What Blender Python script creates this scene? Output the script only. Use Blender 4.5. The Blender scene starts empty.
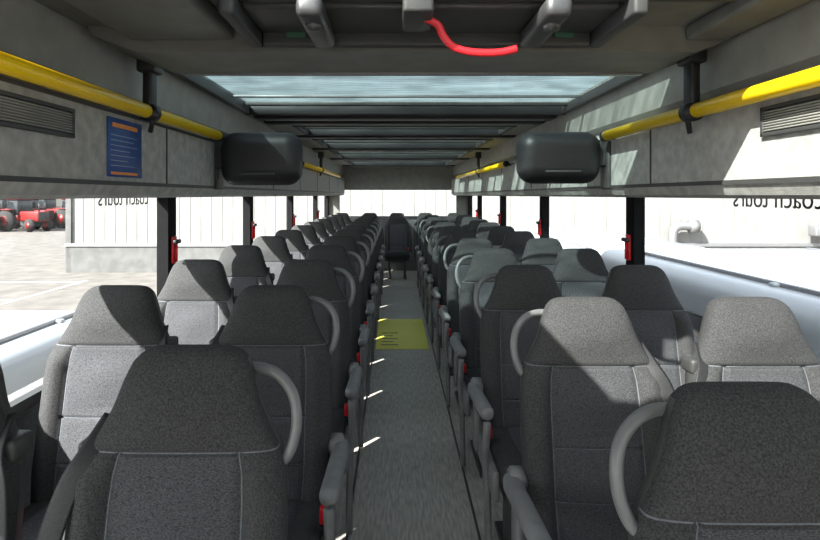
import bpy, bmesh, math, random
from mathutils import Vector, Matrix
random.seed(4)
sc=bpy.context.scene
ZC=1.5
# ---------------------------------------------------------------- materials
def mat(name,col,rough=.6,metal=0,col2=None,scale=30,stretch=(1,1,1),bump=0,bscale=200,detail=4,spec=.5,coord='Object',lo=.35,hi=.65):
    m=bpy.data.materials.new(name); m.use_nodes=True
    nt=m.node_tree; p=nt.nodes['Principled BSDF']
    p.inputs['Base Color'].default_value=(*col,1); p.inputs['Roughness'].default_value=rough
    p.inputs['Metallic'].default_value=metal; p.inputs['Specular IOR Level'].default_value=spec
    tc=nt.nodes.new('ShaderNodeTexCoord'); mp=nt.nodes.new('ShaderNodeMapping')
    mp.inputs['Scale'].default_value=stretch
    nt.links.new(tc.outputs[coord],mp.inputs['Vector'])
    if col2 is None: col2=tuple(c*.88 for c in col)
    n=nt.nodes.new('ShaderNodeTexNoise'); n.inputs['Scale'].default_value=scale; n.inputs['Detail'].default_value=detail
    nt.links.new(mp.outputs[0],n.inputs['Vector'])
    r=nt.nodes.new('ShaderNodeValToRGB')
    r.color_ramp.elements[0].position=lo; r.color_ramp.elements[1].position=hi
    r.color_ramp.elements[0].color=(*col,1); r.color_ramp.elements[1].color=(*col2,1)
    nt.links.new(n.outputs['Fac'],r.inputs['Fac']); nt.links.new(r.outputs['Color'],p.inputs['Base Color'])
    if bump>0:
        n2=nt.nodes.new('ShaderNodeTexNoise'); n2.inputs['Scale'].default_value=bscale; n2.inputs['Detail'].default_value=3
        nt.links.new(mp.outputs[0],n2.inputs['Vector'])
        b=nt.nodes.new('ShaderNodeBump'); b.inputs['Strength'].default_value=bump; b.inputs['Distance'].default_value=.01
        nt.links.new(n2.outputs['Fac'],b.inputs['Height']); nt.links.new(b.outputs['Normal'],p.inputs['Normal'])
    return m
def glass(name,tint,gloss=.05,rough=.02,refl_streaks=0):
    m=bpy.data.materials.new(name); m.use_nodes=True; nt=m.node_tree
    for n in list(nt.nodes): nt.nodes.remove(n)
    o=nt.nodes.new('ShaderNodeOutputMaterial'); t=nt.nodes.new('ShaderNodeBsdfTransparent'); g=nt.nodes.new('ShaderNodeBsdfGlossy')
    t.inputs[0].default_value=(*tint,1); g.inputs['Roughness'].default_value=rough
    mx=nt.nodes.new('ShaderNodeMixShader'); mx.inputs[0].default_value=gloss
    nt.links.new(t.outputs[0],mx.inputs[1]); nt.links.new(g.outputs[0],mx.inputs[2])
    out=mx
    if refl_streaks:   # painted noise streaks standing in for reflections in the roof glass
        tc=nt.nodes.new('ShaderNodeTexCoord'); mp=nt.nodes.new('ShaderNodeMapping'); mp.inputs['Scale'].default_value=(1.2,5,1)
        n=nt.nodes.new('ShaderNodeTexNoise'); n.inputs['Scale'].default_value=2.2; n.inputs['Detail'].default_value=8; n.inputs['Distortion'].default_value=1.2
        r=nt.nodes.new('ShaderNodeMapRange'); r.inputs['From Min'].default_value=.4; r.inputs['From Max'].default_value=.68; r.inputs['To Min'].default_value=.02; r.inputs['To Max'].default_value=refl_streaks
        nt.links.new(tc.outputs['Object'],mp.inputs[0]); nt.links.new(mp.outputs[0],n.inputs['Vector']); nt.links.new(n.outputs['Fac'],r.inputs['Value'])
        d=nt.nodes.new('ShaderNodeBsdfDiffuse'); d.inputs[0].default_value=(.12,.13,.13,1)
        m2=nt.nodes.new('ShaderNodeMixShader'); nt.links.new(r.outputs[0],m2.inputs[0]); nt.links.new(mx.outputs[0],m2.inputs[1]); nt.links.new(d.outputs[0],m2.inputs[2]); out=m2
    nt.links.new(out.outputs[0],o.inputs[0]); return m
M=dict(
 fab=mat('seat_fabric_charcoal',(.034,.034,.036),.95,0,(.078,.078,.080),280,bump=.4,bscale=600,spec=.15),
 fab2=mat('seat_fabric_grey_weave',(.042,.043,.048),.95,0,(.112,.114,.122),220,(1,1,2.5),bump=.5,bscale=500,spec=.15),
 seam=mat('seat_stitching',(.11,.12,.14),.9,0,(.16,.17,.19),100),
 blk=mat('black_plastic',(.018,.018,.02),.45,bump=.1),
 pil=mat('black_pillar_coating',(.010,.010,.011),.8,spec=.08),
 dk=mat('dark_plastic',(.05,.05,.05),.5,bump=.1),
 arm=mat('grey_armrest_plastic',(.17,.17,.172),.45,0,(.21,.212,.215),20),
 hand=mat('grey_handle_plastic',(.16,.165,.17),.35),
 red=mat('red_plastic',(.65,.012,.02),.4),
 tred=mat('red_tractor_paint',(.16,.008,.008),.4),
 belt=mat('belt_webbing',(.012,.012,.013),.6,0,(.025,.025,.028),300,spec=.5),
 steel=mat('painted_steel',(.12,.12,.125),.4,.6),
 floor=mat('vinyl_floor',(.34,.32,.285),.5,0,(.62,.585,.535),14,(6,.8,1),bump=.15,bscale=60,detail=10,lo=.3,hi=.7,spec=.3),
 wall=mat('wall_carpet',(.14,.14,.145),.95,0,(.2,.2,.2),80,bump=.3),
 rack=mat('rack_felt',(.35,.345,.325),.9,0,(.48,.475,.45),22,bump=.4,bscale=250,detail=10),
 trim=mat('ceiling_trim_grey',(.28,.275,.25),.5,0,(.33,.325,.30),12,bump=.1),
 ceil=mat('ceiling_panel_dark',(.14,.14,.127),.5,0,(.18,.18,.165),10,bump=.1),
 yel=mat('yellow_handrail_paint',(1.0,.66,.008),.3,0,(.96,.6,.006),5),
 yfl=mat('yellow_floor_vinyl',(1.0,.95,.12),.5,0,(.98,.92,.10),30),
 blue=mat('blue_poster',(.02,.08,.3),.4), orange=mat('orange_print',(.9,.3,.05),.5), white=mat('white_print',(.4,.45,.6),.5),
 asph=mat('asphalt',(.10,.091,.083),.9,0,(.15,.138,.126),1.5,bump=.3,bscale=20,detail=10),
 line=mat('road_paint',(.5,.5,.48),.7),
 bld=mat('white_cladding',(.17,.168,.162),.6,0,(.20,.198,.192),1.5),
 conc=mat('concrete',(.09,.09,.088),.9,0,(.12,.12,.118),3),
 vanw=mat('white_vehicle_paint',(.40,.43,.46),.3,0,(.37,.40,.43),2,spec=.5),
 tyre=mat('tyre_rubber',(.02,.02,.02),.9), 
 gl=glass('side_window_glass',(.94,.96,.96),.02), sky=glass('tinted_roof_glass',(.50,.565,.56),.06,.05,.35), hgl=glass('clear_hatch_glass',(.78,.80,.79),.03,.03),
 vgl=mat('dark_vehicle_glass',(.02,.025,.03),.1), green=mat('green_label',(.03,.12,.07),.5),
 galv=mat('galvanised_metal',(.3,.3,.31),.4,.7),
)
# ---------------------------------------------------------------- mesh helper
class B:
    def __init__(s): s.bm=bmesh.new(); s.mats=[]
    def mi(s,k):
        if k not in s.mats: s.mats.append(k)
        return s.mats.index(k)
    def _merge(s,t,k,smooth=False):
        i=s.mi(k)
        for f in t.faces: f.material_index=i; f.smooth=smooth
        me=bpy.data.meshes.new('t'); t.to_mesh(me); t.free(); s.bm.from_mesh(me); bpy.data.meshes.remove(me)
    def box(s,x0,x1,y0,y1,z0,z1,k,bev=0,seg=3,rot=None,taper=None):
        t=bmesh.new(); bmesh.ops.create_cube(t,size=1)
        for v in t.verts:
            v.co=Vector((v.co.x*(x1-x0),v.co.y*(y1-y0),v.co.z*(z1-z0)))
        if taper: taper(t)
        if bev: bmesh.ops.bevel(t,geom=t.edges[:],offset=bev,segments=seg,affect='EDGES',profile=.5)
        mtx=Matrix.Translation(((x0+x1)/2,(y0+y1)/2,(z0+z1)/2))
        if rot: mtx=mtx@rot
        t.transform(mtx); s._merge(t,k,bev>0)
    def cyl(s,c,r,h,axis,k,seg=24,r2=None,bev=0):
        t=bmesh.new(); bmesh.ops.create_cone(t,cap_ends=True,segments=seg,radius1=r,radius2=r if r2 is None else r2,depth=h)
        R={'z':Matrix(),'x':Matrix.Rotation(math.pi/2,4,'Y'),'y':Matrix.Rotation(math.pi/2,4,'X')}[axis]
        if bev: bmesh.ops.bevel(t,geom=[e for e in t.edges if len(e.link_faces)==2 and any(len(f.verts)>4 for f in e.link_faces)],offset=bev,segments=2,affect='EDGES')
        t.transform(Matrix.Translation(c)@R); s._merge(t,k,True)
    def poly(s,pts,faces,k,smooth=False):
        t=bmesh.new(); vs=[t.verts.new(p) for p in pts]
        for f in faces: t.faces.new([vs[i] for i in f])
        s._merge(t,k,smooth)
    def extr(s,prof,y0,y1,k,caps=True,smooth=False):
        n=len(prof); pts=[(x,y0,z) for x,z in prof]+[(x,y1,z) for x,z in prof]
        fs=[(i,(i+1)%n,(i+1)%n+n,i+n) for i in range(n)]
        if caps: fs+=[tuple(range(n))[::-1],tuple(range(n,2*n))]
        s.poly(pts,fs,k,smooth)
    def path(s,ctrl,r,k,n=8,seg=10,flat=(1,1)):
        P=[Vector(p) for p in ctrl]; pts=[]
        for i in range(len(P)-1):
            a=P[max(i-1,0)];b=P[i];c=P[i+1];d=P[min(i+2,len(P)-1)]
            for j in range(n):
                t=j/n; pts.append(.5*((2*b)+(c-a)*t+(2*a-5*b+4*c-d)*t*t+(3*b-a-3*c+d)*t**3))
        pts.append(P[-1]); V=[];F=[]
        for i,p in enumerate(pts):
            tg=(pts[min(i+1,len(pts)-1)]-pts[max(i-1,0)]).normalized()
            up=Vector((0,1,0)) if abs(tg.y)<.9 else Vector((1,0,0))
            a=tg.cross(up).normalized(); b2=tg.cross(a).normalized()
            for q in range(seg):
                an=2*math.pi*q/seg; V.append(p+a*math.cos(an)*r*flat[0]+b2*math.sin(an)*r*flat[1])
        for i in range(len(pts)-1):
            for q in range(seg): F.append((i*seg+q,i*seg+(q+1)%seg,(i+1)*seg+(q+1)%seg,(i+1)*seg+q))
        F.append(tuple(range(seg))[::-1]); F.append(tuple((len(pts)-1)*seg+q for q in range(seg)))
        s.poly(V,F,k,True)
    def mesh(s,name):
        bmesh.ops.recalc_face_normals(s.bm,faces=s.bm.faces[:])
        me=bpy.data.meshes.new(name); s.bm.to_mesh(me); s.bm.free()
        for k in s.mats: me.materials.append(M[k])
        return me
    def obj(s,name,loc=(0,0,0)):
        return place(s.mesh(name),name,loc)
def place(me,name,loc=(0,0,0),rz=0):
    o=bpy.data.objects.new(name,me); o.location=loc; o.rotation_euler=(0,0,rz); sc.collection.objects.link(o); return o
def lerp(tab,t):
    if t<=tab[0][0]: return tab[0][1]
    for (a,b),(c,d) in zip(tab,tab[1:]):
        if t<=c: return b+(d-b)*(t-a)/(c-a)
    return tab[-1][1]
# ---------------------------------------------------------------- seat
TOP=1.165
def seat_mesh(s,kind):
    b=B()
    W=[(0,.07),(.004,.092),(.012,.108),(.028,.123),(.06,.137),(.12,.157),(.17,.182),(.205,.204),(.24,.217),(.3,.223),(.6,.226),(.77,.215)]
    T=[(0,.006),(.004,.02),(.012,.032),(.03,.043),(.07,.05),(.3,.052),(.77,.055)]
    ts=sorted(set([0,.002,.005,.009,.014,.02,.028,.038]+[.05+.015*i for i in range(48)]+[.196,.2,.203,.207,.432,.436,.439,.443,.58,.584,.587,.591]))
    ts=[t for t in ts if t<=.77]
    uh=[0,.1,.2,.3,.4,.5,.56,.595,.607,.619,.63,.66,.72,.78,.84,.89,.93,.96,.98,.993,1]
    us=[-u for u in uh[::-1]]+uh[1:]
    ub=[u for u in us[1:-1] if abs(u) in (0,.2,.4,.595,.72,.84,.93,.98)][::-1]
    def sm(a,c,x):
        x=max(0,min(1,(x-a)/(c-a))); return x*x*(3-2*x)
    V=[];idx=[]
    for t in ts:
        z=TOP-t; yc=-t*.2; w=lerp(W,t); th=lerp(T,t); row=[]
        for u in us:
            e=(1-min(1,abs(u))**4)**.25
            y=-th*e
            y-=.022*math.exp(-((t-.11)/.06)**2)*(1-u*u)*e
            y-=e*sm(.2,.26,t)*(.032*sm(.6,.8,abs(u))*(1-sm(.6,.77,t)*.3))
            y-=e*.014*sm(.62,.0,abs(u))*sm(.22,.3,t)*(abs(math.sin((t-.2)*math.pi/.145*.65+.2)))
            if t>.2 and .58<abs(u)<.64: y+=.006
            for g in (.2015,.4375,.5855):
                if abs(t-g)<.003 and (abs(u)<.62 or g<.3): y+=.006*e
            row.append(len(V)); V.append((u*w,yc+y,z))
        for u in ub:
            e=(1-abs(u)**4)**.25; row.append(len(V)); V.append((u*w,yc+th*e,z))
        idx.append(row)
    n=len(idx[0]); nf=len(us); groups={'fab':[],'fab2':[],'seam':[],'dk':[]}
    for i in range(len(ts)-1):
        tm=(ts[i]+ts[i+1])/2
        for j in range(n):
            f=(idx[i][j],idx[i][(j+1)%n],idx[i+1][(j+1)%n],idx[i+1][j])
            if j<nf-1:
                um=abs((us[j]+us[j+1])/2)
                k='fab'
                if tm>.21 and um<.607: k='fab2'
                if tm>.205 and .607<um<.619: k='seam'
                if .2<tm<.203: k='seam'
                if um<.607 and (.436<tm<.439 or .584<tm<.587): k='seam'
            else: k='dk' if tm>.03 else 'fab'
            groups[k].append(f)
    t=bmesh.new(); vs=[t.verts.new(p) for p in V]
    for k,fs in groups.items():
        i=b.mi(k)
        for f in fs:
            fc=t.faces.new([vs[q] for q in f]); fc.material_index=i; fc.smooth=True
    f=t.faces.new([vs[q] for q in idx[0]]); f.smooth=True
    t.faces.new([vs[q] for q in idx[-1]][::-1])
    me=bpy.data.meshes.new('t'); t.to_mesh(me); t.free(); b.bm.from_mesh(me); bpy.data.meshes.remove(me)
    # cushion
    b.box(-.222,.222,-.62,-.16,.36,.485,'fab',.045,5,rot=Matrix.Rotation(math.radians(-4),4,'X'))
    b.box(-.14,.14,-.60,-.2,.40,.496,'fab2',.03,4,rot=Matrix.Rotation(math.radians(-4),4,'X'))
    b.box(-.205,.205,-.58,-.12,.325,.375,'dk',.015)
    for x in (-.14,.14):
        b.box(x-.02,x+.02,-.40,-.28,.01,.34,'steel',.008); b.box(x-.03,x+.03,-.56,-.14,0,.025,'steel',.006)
    b.box(-.16,.16,-.36,-.32,.27,.33,'steel',.008)
    # side valance + hinge
    b.box(s*.236-.014,s*.236+.014,-.56,-.08,.33,.45,'arm',.012)
    b.cyl((s*.236,-.13,.45),.045,.03,'x','arm',24,bev=.005)
    if kind=='aisle':
        def tap(t):
            for v in t.verts:
                if v.co.y<0: v.co.z*=.8
        b.box(s*.262-.027,s*.262+.027,-.52,-.10,.60,.665,'arm',.024,4,rot=Matrix.Rotation(math.radians(-5),4,'X'),taper=tap)
        b.cyl((s*.245,-.12,.625),.04,.05,'x','arm',24,bev=.006)
        b.box(s*.255-.012,s*.255+.012,-.2,-.13,.36,.63,'arm',.01)
        b.path([(s*.262,-.5,.615),(s*.264,-.5,.56),(s*.262,-.46,.46),(s*.255,-.44,.38),(s*.25,-.45,.2),(s*.25,-.47,.03)],.015,'arm',6,8,(1,1.5))
        # grab handle
        b.path([(s*.10,.03,TOP-.06),(s*.145,.02,TOP-.056),(s*.19,.0,TOP-.066),(s*.222,-.012,TOP-.10),(s*.235,-.025,TOP-.145),(s*.232,-.035,TOP-.19),(s*.215,-.045,TOP-.23),(s*.18,-.04,TOP-.255)],.012,'hand',8,12)
    # buckle
    q=s*.236 if kind=='aisle' else s*.2
    b.box(q-.006,q+.006,-.36,-.335,.44,.50,'blk'); b.box(q-.019,q+.019,-.375,-.325,.485,.545,'blk',.006); b.box(q-.015,q+.015,-.385,-.345,.50,.548,'red',.005)
    # belt : kept on the gap side between the paired seats
    k=-s if kind=='aisle' else s
    b.box(k*.185-.035,k*.185+.035,-.075,.0,TOP-.235,TOP-.185,'dk',.012)
    pts=[(k*.165,-.02,TOP-.15),(k*.185,-.085,TOP-.205),(k*.215,-.12,TOP-.27),(k*.240,-.16,TOP-.40),(k*.25,-.2,TOP-.58),(k*.245,-.22,TOP-.75)]
    b.path(pts,.024,'belt',6,8,(1,.08))
    return b.mesh('passenger_seat')
SM={(s,k):seat_mesh(s,k) for s in (1,-1) for k in ('aisle','window')}
XL,XLW,XR,XRW=-.45,-1.02,.62,1.155
for k in range(11):
    dl=1.25+.83*k; dr=1.0+.84*k
    place(SM[(1,'aisle')],'passenger_seat',(XL,dl,0)); place(SM[(1,'window')],'passenger_seat',(XLW,dl,0))
    place(SM[(-1,'aisle')],'passenger_seat',(XR,dr,0)); place(SM[(-1,'window')],'passenger_seat',(XRW,dr,0))
for x in (-1.0,-.47,.04,.57,1.12):
    place(SM[(1,'window')],'passenger_seat',(x,10.5,0))
# ---------------------------------------------------------------- shell
YF,YB=-1.7,11.1; WL,WR=-1.32,1.45
b=B(); b.box(WL-.08,WR+.08,YF-.1,YB+.1,-.08,0,'floor'); b.obj('floor')
pil={-1:[-.5,1.45,3.28,5.1,7.15,9.4],1:[-.5,1.5,3.42,5.5,7.6,9.7]}
for sg,X,nm in ((-1,WL,'left'),(1,WR,'right')):
    b=B(); x0,x1=sorted((X,X+sg*.07))
    b.box(x0,x1,YF,YB,0,.78,'wall'); b.box(x0,x1,YF,YB,1.49,2.12,'trim')
    xi=X-sg*.015
    for y in pil[sg]: b.box(*sorted((X+sg*.05,xi)),y-.06,y+.06,.78,1.49,'pil')
    b.box(*sorted((X-sg*.035,X)),YF,YB,.75,.79,'dk')
    for y in (YF,YB-.1): b.box(x0,x1,y,y+.1,.78,1.49,'pil')
    b.obj('wall_'+nm)
n=1
for sg,X in ((-1,WL),(1,WR)):
    ys=[YF+.1]+pil[sg]+[YB-.1]
    for a,c in zip(ys,ys[1:]):
        b=B(); b.box(*sorted((X+sg*.03,X+sg*.036)),a+.06,c-.06,.785,1.488,'gl'); b.obj('window_%d'%n); n+=1
# rear and front walls
b=B(); b.box(WL,WR,YB,YB+.08,0,1.08,'wall'); b.box(WL,WR,YB,YB+.08,1.6,2.12,'trim'); b.box(WL,-1.1,YB,YB+.08,1.08,1.6,'ceil'); b.box(1.22,WR,YB,YB+.08,1.08,1.6,'ceil'); b.obj('wall_rear')
b=B(); b.box(-1.1,1.22,YB+.03,YB+.036,1.08,1.6,'gl'); b.obj('window_%d'%n); n+=1
b=B(); b.box(WL,WR,YF-.08,YF,0,.6,'wall'); b.box(WL,WR,YF-.08,YF,2.03,2.12,'ceil'); b.box(WL,WL+.08,YF-.08,YF,.6,2.03,'blk'); b.box(WR-.08,WR,YF-.08,YF,.6,2.03,'blk'); b.obj('wall_front')
b=B(); b.box(WL+.08,WR-.08,YF-.05,YF-.04,.6,2.03,'gl'); b.obj('window_%d'%n); n+=1
# ceiling with openings
Z0,Z1=2.05,2.12
open_=[(.55,1.52,-.5,.92),(2.2,3.72,-.99,1.13),(4.35,5.0,-.8,.95),(5.4,6.4,-.8,.95),(6.8,8.2,-.8,.95),(8.6,10.2,-.8,.95)]
b=B(); y=YF
for (a,c,xa,xb) in open_:
    b.box(WL,WR,y,a,Z0,Z1,'ceil' if y<3 else 'trim'); b.box(WL,xa,a,c,Z0,Z1,'trim'); b.box(xb,WR,a,c,Z0,Z1,'trim'); y=c
b.box(WL,WR,y,YB,Z0,Z1,'trim'); b.obj('ceiling')
for i,(a,c,xa,xb) in enumerate(open_[1:]):
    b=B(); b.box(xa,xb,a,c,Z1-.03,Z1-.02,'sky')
    w=.035
    b.box(xa,xb,a,a+w,Z0-.02,Z1-.03,'blk',.006); b.box(xa,xb,c-w,c,Z0-.02,Z1-.03,'blk',.006)
    b.box(xa,xa+w,a+w,c-w,Z0-.015,Z1-.03,'dk',.006); b.box(xb-w,xb,a+w,c-w,Z0-.015,Z1-.03,'dk',.006)
    if i==0:
        b.box(xa+w,xb-w,c-.42,c-.40,Z1-.045,Z1-.03,'galv',.003); b.box(xa+w,xb-w,c-.16,c-.12,Z1-.05,Z1-.03,'dk',.004)
    else:
        b.box(xa+w,xb-w,(a+c)/2-.025,(a+c)/2+.025,Z0,Z1-.03,'dk',.006)
    b.obj('skylight')
# cross beams
for y,h in ((3.9,.025),(4.2,.02),(5.2,.02),(6.6,.02),(8.4,.02),(10.35,.02)):
    b=B(); b.extr([(-.98,2.05),(-.96,2.05-h),(1.1,2.05-h),(1.12,2.05)],y-.06,y+.06,'blk'); b.box(-.9,1.04,y-.02,y+.02,2.05-h-.006,2.05-h,'galv'); b.obj('trim_crossbeam')
# front overhead module
b=B(); b.extr([(-1.0,2.05),(-.99,2.02),(-.84,1.965),(.98,1.965),(1.12,2.02),(1.13,2.05)],1.82,2.14,'ceil')
b.box(-.80,.94,2.125,2.15,1.957,1.968,'galv')
b.box(-.86,-.52,.3,1.82,2.0,2.05,'ceil',.015); b.box(.94,1.08,.3,1.82,2.0,2.05,'ceil',.015)
b.obj('trim_overhead_module')
# hatch
b=B()
xa,xb,a,c=-.5,.92,.55,1.52
for q in ((xa,xb,a,a+.05),(xa,xb,c-.05,c),(xa,xa+.05,a+.05,c-.05),(xb-.05,xb,a+.05,c-.05)): b.box(*q,2.02,2.1,'dk',.012)
b.box(xa+.04,xb-.04,a+.04,c-.04,2.085,2.095,'hgl')  # clear opening widened and kept out of view to let sun onto right seats and rack
# solid dark panel closing the part of the hatch in view
b.box(-.42,.62,1.53,1.80,2.01,2.05,'dk',.012)
b.box(-.42,.62,1.765,1.80,1.97,2.03,'dk',.01); b.box(-.46,-.42,1.45,1.80,1.97,2.05,'dk',.01); b.box(.62,.66,1.45,1.80,1.97,2.05,'dk',.01)
for x in (-.22,.42): 
    b.box(x-.035,x+.035,1.42,1.75,1.955,2.01,'steel',.02,4); b.cyl((x,1.5,1.955),.022,.03,'z','steel',20,bev=.004)
b.box(-.34,-.28,1.755,1.764,1.995,2.03,'green',.002); b.box(.5,.56,1.755,1.764,1.995,2.03,'green',.002)
b.box(.02,.1,1.42,1.6,1.965,2.08,'dk',.01)
b.obj('roof_hatch')
b=B(); b.path([(.062,1.5,1.985),(.085,1.5,1.972),(.115,1.5,1.955),(.13,1.5,1.925),(.16,1.5,1.895),(.215,1.5,1.882),(.28,1.5,1.882),(.327,1.5,1.892)],.0095,'red',8,10,(1.1,.7)); b.obj('hatch_release_handle')
# racks
def rack(sg,X,face,nm,ends):
    b=B()
    p=[(X,1.488),(face+sg*.06,1.488),(face+sg*.02,1.50),(face,1.535),(face,1.80),(face+sg*.015,1.825)]
    b.extr(p+[(X,1.825)],YF,YB,'rack')
    b.extr([(X,1.825),(face+sg*.05,1.825),(face+sg*.07,1.86),(face+sg*.03,1.88),(face+sg*.02,2.05),(X,2.05)],YF,YB,'trim')
    q=face-sg*.004
    b.box(*sorted((q,face+sg*.01)),YF,YB,1.535,1.55,'dk'); b.box(*sorted((q,face+sg*.01)),YF,YB,1.79,1.802,'dk')
    for y in (2.45,3.25,4.6,5.9,7.2,8.5,9.8): b.box(*sorted((q,face+sg*.01)),y-.004,y+.004,1.55,1.79,'dk')
    b.box(*sorted((face-sg*.02,face+sg*.05)),ends-.05,ends+.06,1.53,1.81,'dk',.012)
    b.obj('luggage_rack')
rack(-1,WL,-1.0,'left',3.15); rack(1,WR,1.12,'right',2.95)
# vents
def vent(x,sg,y0,y1,z0,z1):
    b=B(); f=x-sg*.001
    b.box(*sorted((f,f-sg*.012)),y0,y1,z0,z0+.012,'dk',.002); b.box(*sorted((f,f-sg*.012)),y0,y1,z1-.012,z1,'dk',.002)
    b.box(*sorted((f,f-sg*.012)),y0,y0+.012,z0,z1,'dk',.002); b.box(*sorted((f,f-sg*.012)),y1-.012,y1,z0,z1,'dk',.002)
    b.box(*sorted((f,f-sg*.002)),y0,y1,z0,z1,'blk')
    m=8
    for i in range(m):
        z=z0+.014+(z1-z0-.028)*(i+.5)/m; b.box(*sorted((f,f-sg*.01)),y0,y1,z-.0025,z+.0025,'trim',.001,1)
    b.obj('air_vent')
vent(-1.0,-1,1.2,1.73,1.675,1.765); vent(1.12,1,1.2,1.70,1.675,1.765)
# poster
b=B(); b.box(-.999,-.995,1.94,2.2,1.565,1.775,'blue',.001,1)
b.box(-.996,-.993,1.97,2.16,1.742,1.757,'orange'); 
for i,w in enumerate((.2,.17,.2,.14,.19,.12,.18)): b.box(-.996,-.9935,1.96,1.96+w,1.712-i*.018,1.7145-i*.018,'white')
b.box(-.996,-.993,1.96,2.16,1.573,1.583,'orange'); b.obj('notice_poster')
# handrails
def rail(X,z,y0,y1,br,sg,name='yellow_handrail'):
    b=B(); r=.026
    b.path([(X,y0,z),(X,y1,z)],r,'yel',1,20)
    for y in (y0,y1): b.cyl((X,y,z),r*1.12,.04,'y','blk',20,bev=.004); b.path([(X,y,z),(X+sg*.045,y,z-.01)],.012,'blk',1,10)
    for y in br:
        b.cyl((X,y,z),r*1.35,.07,'y','blk',20,bev=.008)
        b.box(X-.018,X+.018,y-.03,y+.03,z+.02,2.0,'blk',.01); b.box(X-.035,X+.035,y-.045,y+.045,1.97,2.05,'blk',.01)
        b.path([(X,y+.03,z-.02),(X+sg*.02,y+.05,z-.07)],.01,'blk',2,8)
    b.obj(name)
rail(-.95,1.82,.2,3.02,[2.17],-1); rail(-.95,1.82,5.7,9.6,[7.2],-1)
rail(1.07,1.80,.2,2.84,[2.02],1); rail(1.07,1.80,5.4,9.6,[7.2],1)
# monitors
def monitor(x0,x1,y,z0,z1,sg):
    b=B()
    def tp(t):
        for v in t.verts:
            if v.co.z<0: v.co.y*=.75
    b.box(x0,x1,y-.1,y+.1,z0,z1,'blk',.085,8,taper=tp)
    xe=x0 if sg<0 else x1
    b.box(*sorted((xe+sg*.03,xe-sg*.04)),y-.03,y+.03,z0+.09,z1-.08,'dk',.01)
    xc=(x0+x1)/2
    b.box(xc-.09,xc+.09,y-.106,y-.09,z0+.055,z0+.066,'dk',.003)
    b.obj('overhead_monitor')
monitor(-.965,-.515,3.12,1.555,1.845,-1); monitor(.64,1.075,2.95,1.56,1.83,1)
# emergency hammers on pillars
for sg,X in ((-1,WL),(1,WR)):
    for y in pil[sg][1:]:
        b=B(); xi=X-sg*.016
        b.box(*sorted((xi,xi-sg*.018)),y-.028,y+.028,1.10,1.26,'red',.008); b.path([(xi-sg*.024,y,1.11),(xi-sg*.024,y,1.22)],.008,'red',1,10); b.box(*sorted((xi-sg*.015,xi-sg*.04)),y-.04,y+.04,1.215,1.24,'blk',.008)
        b.obj('emergency_hammer')
# floor sign
b=B(); b.box(-.19,.33,5.45,6.75,0.0,.004,'yfl'); 
for i in range(5): b.box(-.14,.03-(i%2)*.05,5.58+i*.12,5.60+i*.12,.004,.0055,'dk')
b.obj('floor_warning_sign')
b=B()
for x in (-.21,.37): b.box(x-.006,x+.006,YF+.1,9.8,0,.006,'steel',.002,1)
b.obj('trim_aisle_strip')
# window lettering (printed on the outside of the glass)
def letter(txt,X,sg,y,z,size):
    c=bpy.data.curves.new('window_lettering','FONT'); c.body=txt; c.size=size; c.extrude=.001; c.materials.append(M['blk'])
    o=bpy.data.objects.new('window_lettering',c); sc.collection.objects.link(o)
    o.rotation_euler=(math.pi/2,0,sg*math.pi/2); o.location=(X,y,z)
letter('coach tours',WL-.045,-1,3.1,1.45,.11)
letter('coach tours',WR+.045,1,1.95,1.45,.11)
# ---------------------------------------------------------------- exterior
GZ=-1.4
b=B(); b.box(-90,90,-40,120,GZ-.1,GZ,'asph'); b.obj('ground')
b=B()
for i in range(4):
    y=9+i*3.2; b.box(-15.5,-10.5,y-.06,y+.06,GZ,GZ+.005,'line')
b.box(-10.5,-10.4,2,19,GZ,GZ+.005,'line'); b.obj('parking_line_markings')
b=B(); HB=2.6
b.box(-12.2,40,21,30,GZ,HB,'bld')
for i in range(130): x=-12.1+i*.4; b.box(x-.02,x+.02,20.985,21.0,-.3,HB,'bld')
b.box(-12.25,40,20.9,21.0,GZ,-.4,'conc'); b.box(-12.3,40,20.85,21.02,-.42,-.3,'galv'); b.box(-12.3,-12.1,20.9,21.1,GZ,HB,'conc')
b.box(-12.5,40.2,20.7,30.2,HB,HB+.25,'galv')
b.obj('warehouse_building')
def vehicle(name,x0,x1,y0,y1,z1):
    b=B(); zb=GZ+.35
    b.box(x0,x1,y0,y1,zb,z1,'vanw',.16,6)
    for x in (x0,x1):
        b.box(x-.01,x+.01,y0+.25,y1-.3,z1-.75,z1-.3,'vgl',.005,1)
    b.box(x0+.15,x1-.15,y0-.01,y0+.02,z1-.85,z1-.25,'vgl'); b.box(x0+.15,x1-.15,y1-.02,y1+.01,z1-.85,z1-.25,'vgl')
    for y in (y0+1.0,y1-1.0):
        for x in (x0+.12,x1-.12): b.cyl((x,y,GZ+.42),.42,.28,'x','tyre',28,bev=.03); b.cyl((x,y,GZ+.42),.24,.3,'x','galv',20)
    for i in range(4):
        yy=y0+.6+(y1-y0-1.2)*i/3; b.box(x0+.2,x1-.2,yy-.03,yy+.03,z1,z1+.025,'vanw',.01)
    b.box(x1-.28,x1-.24,y0+.3,y1-.3,z1,z1+.03,'galv',.008); b.box(x0+.24,x0+.28,y0+.3,y1-.3,z1,z1+.03,'galv',.008)
    b.obj(name)
vehicle('white_van',-4.6,-2.35,-.6,4.9,.52)
vehicle('white_minibus',2.35,4.9,-1.2,6.6,.88)
vehicle('white_minibus',3.0,5.4,9.0,15.5,.6)
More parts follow.
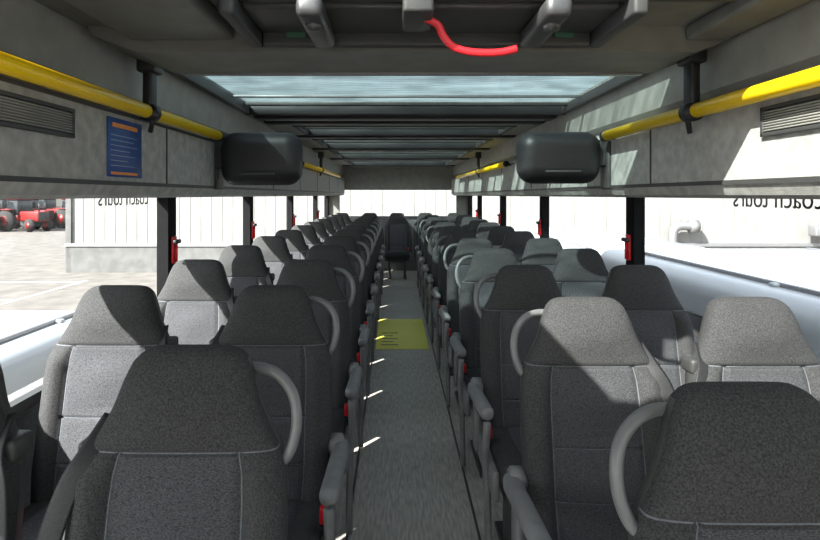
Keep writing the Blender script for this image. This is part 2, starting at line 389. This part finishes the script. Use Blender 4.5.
# exhaust pipe on building side
b=B(); b.path([(10.2,20.55,-.6),(10.2,20.55,.1),(10.4,20.55,.35),(10.9,20.55,.35)],.16,'galv',6,14); b.cyl((10.95,20.55,.35),.24,.3,'x','galv',20); b.obj('exhaust_duct')
b=B(); b.box(15.2,16.4,20.2,20.65,0,.4,'galv',.05); b.cyl((15.8,20.18,.2),.15,.04,'y','dk',20); b.obj('wall_air_conditioner')
def tractor(x,y):
    b=B()
    b.box(-.5,.5,-1.9,.2,.8,1.6,'tred',.12,4); b.box(-.42,.42,-1.93,-1.85,.9,1.5,'blk',.02)
    b.box(-.7,.7,.1,1.5,.8,1.3,'tred',.08); b.box(-.65,.65,.15,1.4,1.3,2.5,'vgl',.08); b.box(-.75,.75,.05,1.5,2.5,2.68,'tred',.07,4)
    for s in (-1,1):
        b.cyl((s*.95,1.0,.85),.85,.45,'x','tyre',32,bev=.06); b.cyl((s*.95,1.0,.85),.42,.48,'x','tred',24)
        b.cyl((s*.75,-1.3,.5),.5,.3,'x','tyre',28,bev=.05); b.cyl((s*.75,-1.3,.5),.25,.33,'x','tred',20)
        b.box(s*.95-.25,s*.95+.25,.3,1.8,1.7,1.78,'tred',.03)
    b.cyl((.3,-1.0,1.9),.05,.7,'z','blk',14)
    o=b.obj('farm_tractor',(x,y,GZ)); o.rotation_euler=(0,0,math.radians(70))
for i,(x,y) in enumerate(((-33,44),(-29.6,45),(-36,47),(-39.5,45),(-31.3,48.5),(-27.5,49),(-35,51),(-43,47),(-32.5,53),(-37,54))): tractor(x,y)
# ---------------------------------------------------------------- light
w=bpy.data.worlds.new('World'); sc.world=w; w.use_nodes=True; nt=w.node_tree
bg=nt.nodes['Background']; st=nt.nodes.new('ShaderNodeTexSky'); st.sky_type='NISHITA'; st.sun_disc=False
st.sun_elevation=math.radians(40); st.sun_rotation=math.radians(220); st.air_density=1.2; st.dust_density=2.0
hs=nt.nodes.new('ShaderNodeHueSaturation'); hs.inputs['Saturation'].default_value=.35
nt.links.new(st.outputs[0],hs.inputs['Color']); nt.links.new(hs.outputs[0],bg.inputs[0]); bg.inputs[1].default_value=.37
L=bpy.data.lights.new('sun','SUN'); L.energy=18; L.angle=math.radians(.6); L.color=(1,.96,.9)
o=bpy.data.objects.new('sun',L); sc.collection.objects.link(o)
o.rotation_euler=Vector((.55,.55,-.6)).to_track_quat('-Z','Y').to_euler(); o.location=(-20,-25,30)
cam=bpy.data.cameras.new('camera'); co=bpy.data.objects.new('camera',cam); sc.collection.objects.link(co)
co.location=(0,0,ZC); co.rotation_euler=(math.pi/2,0,0)
cam.sensor_width=36; cam.lens=560/820*36; cam.shift_x=15/820; cam.shift_y=-75/820; cam.clip_start=.05; cam.clip_end=500
sc.camera=co
sc.view_settings.view_transform='Standard'
sc.view_settings.exposure=.45
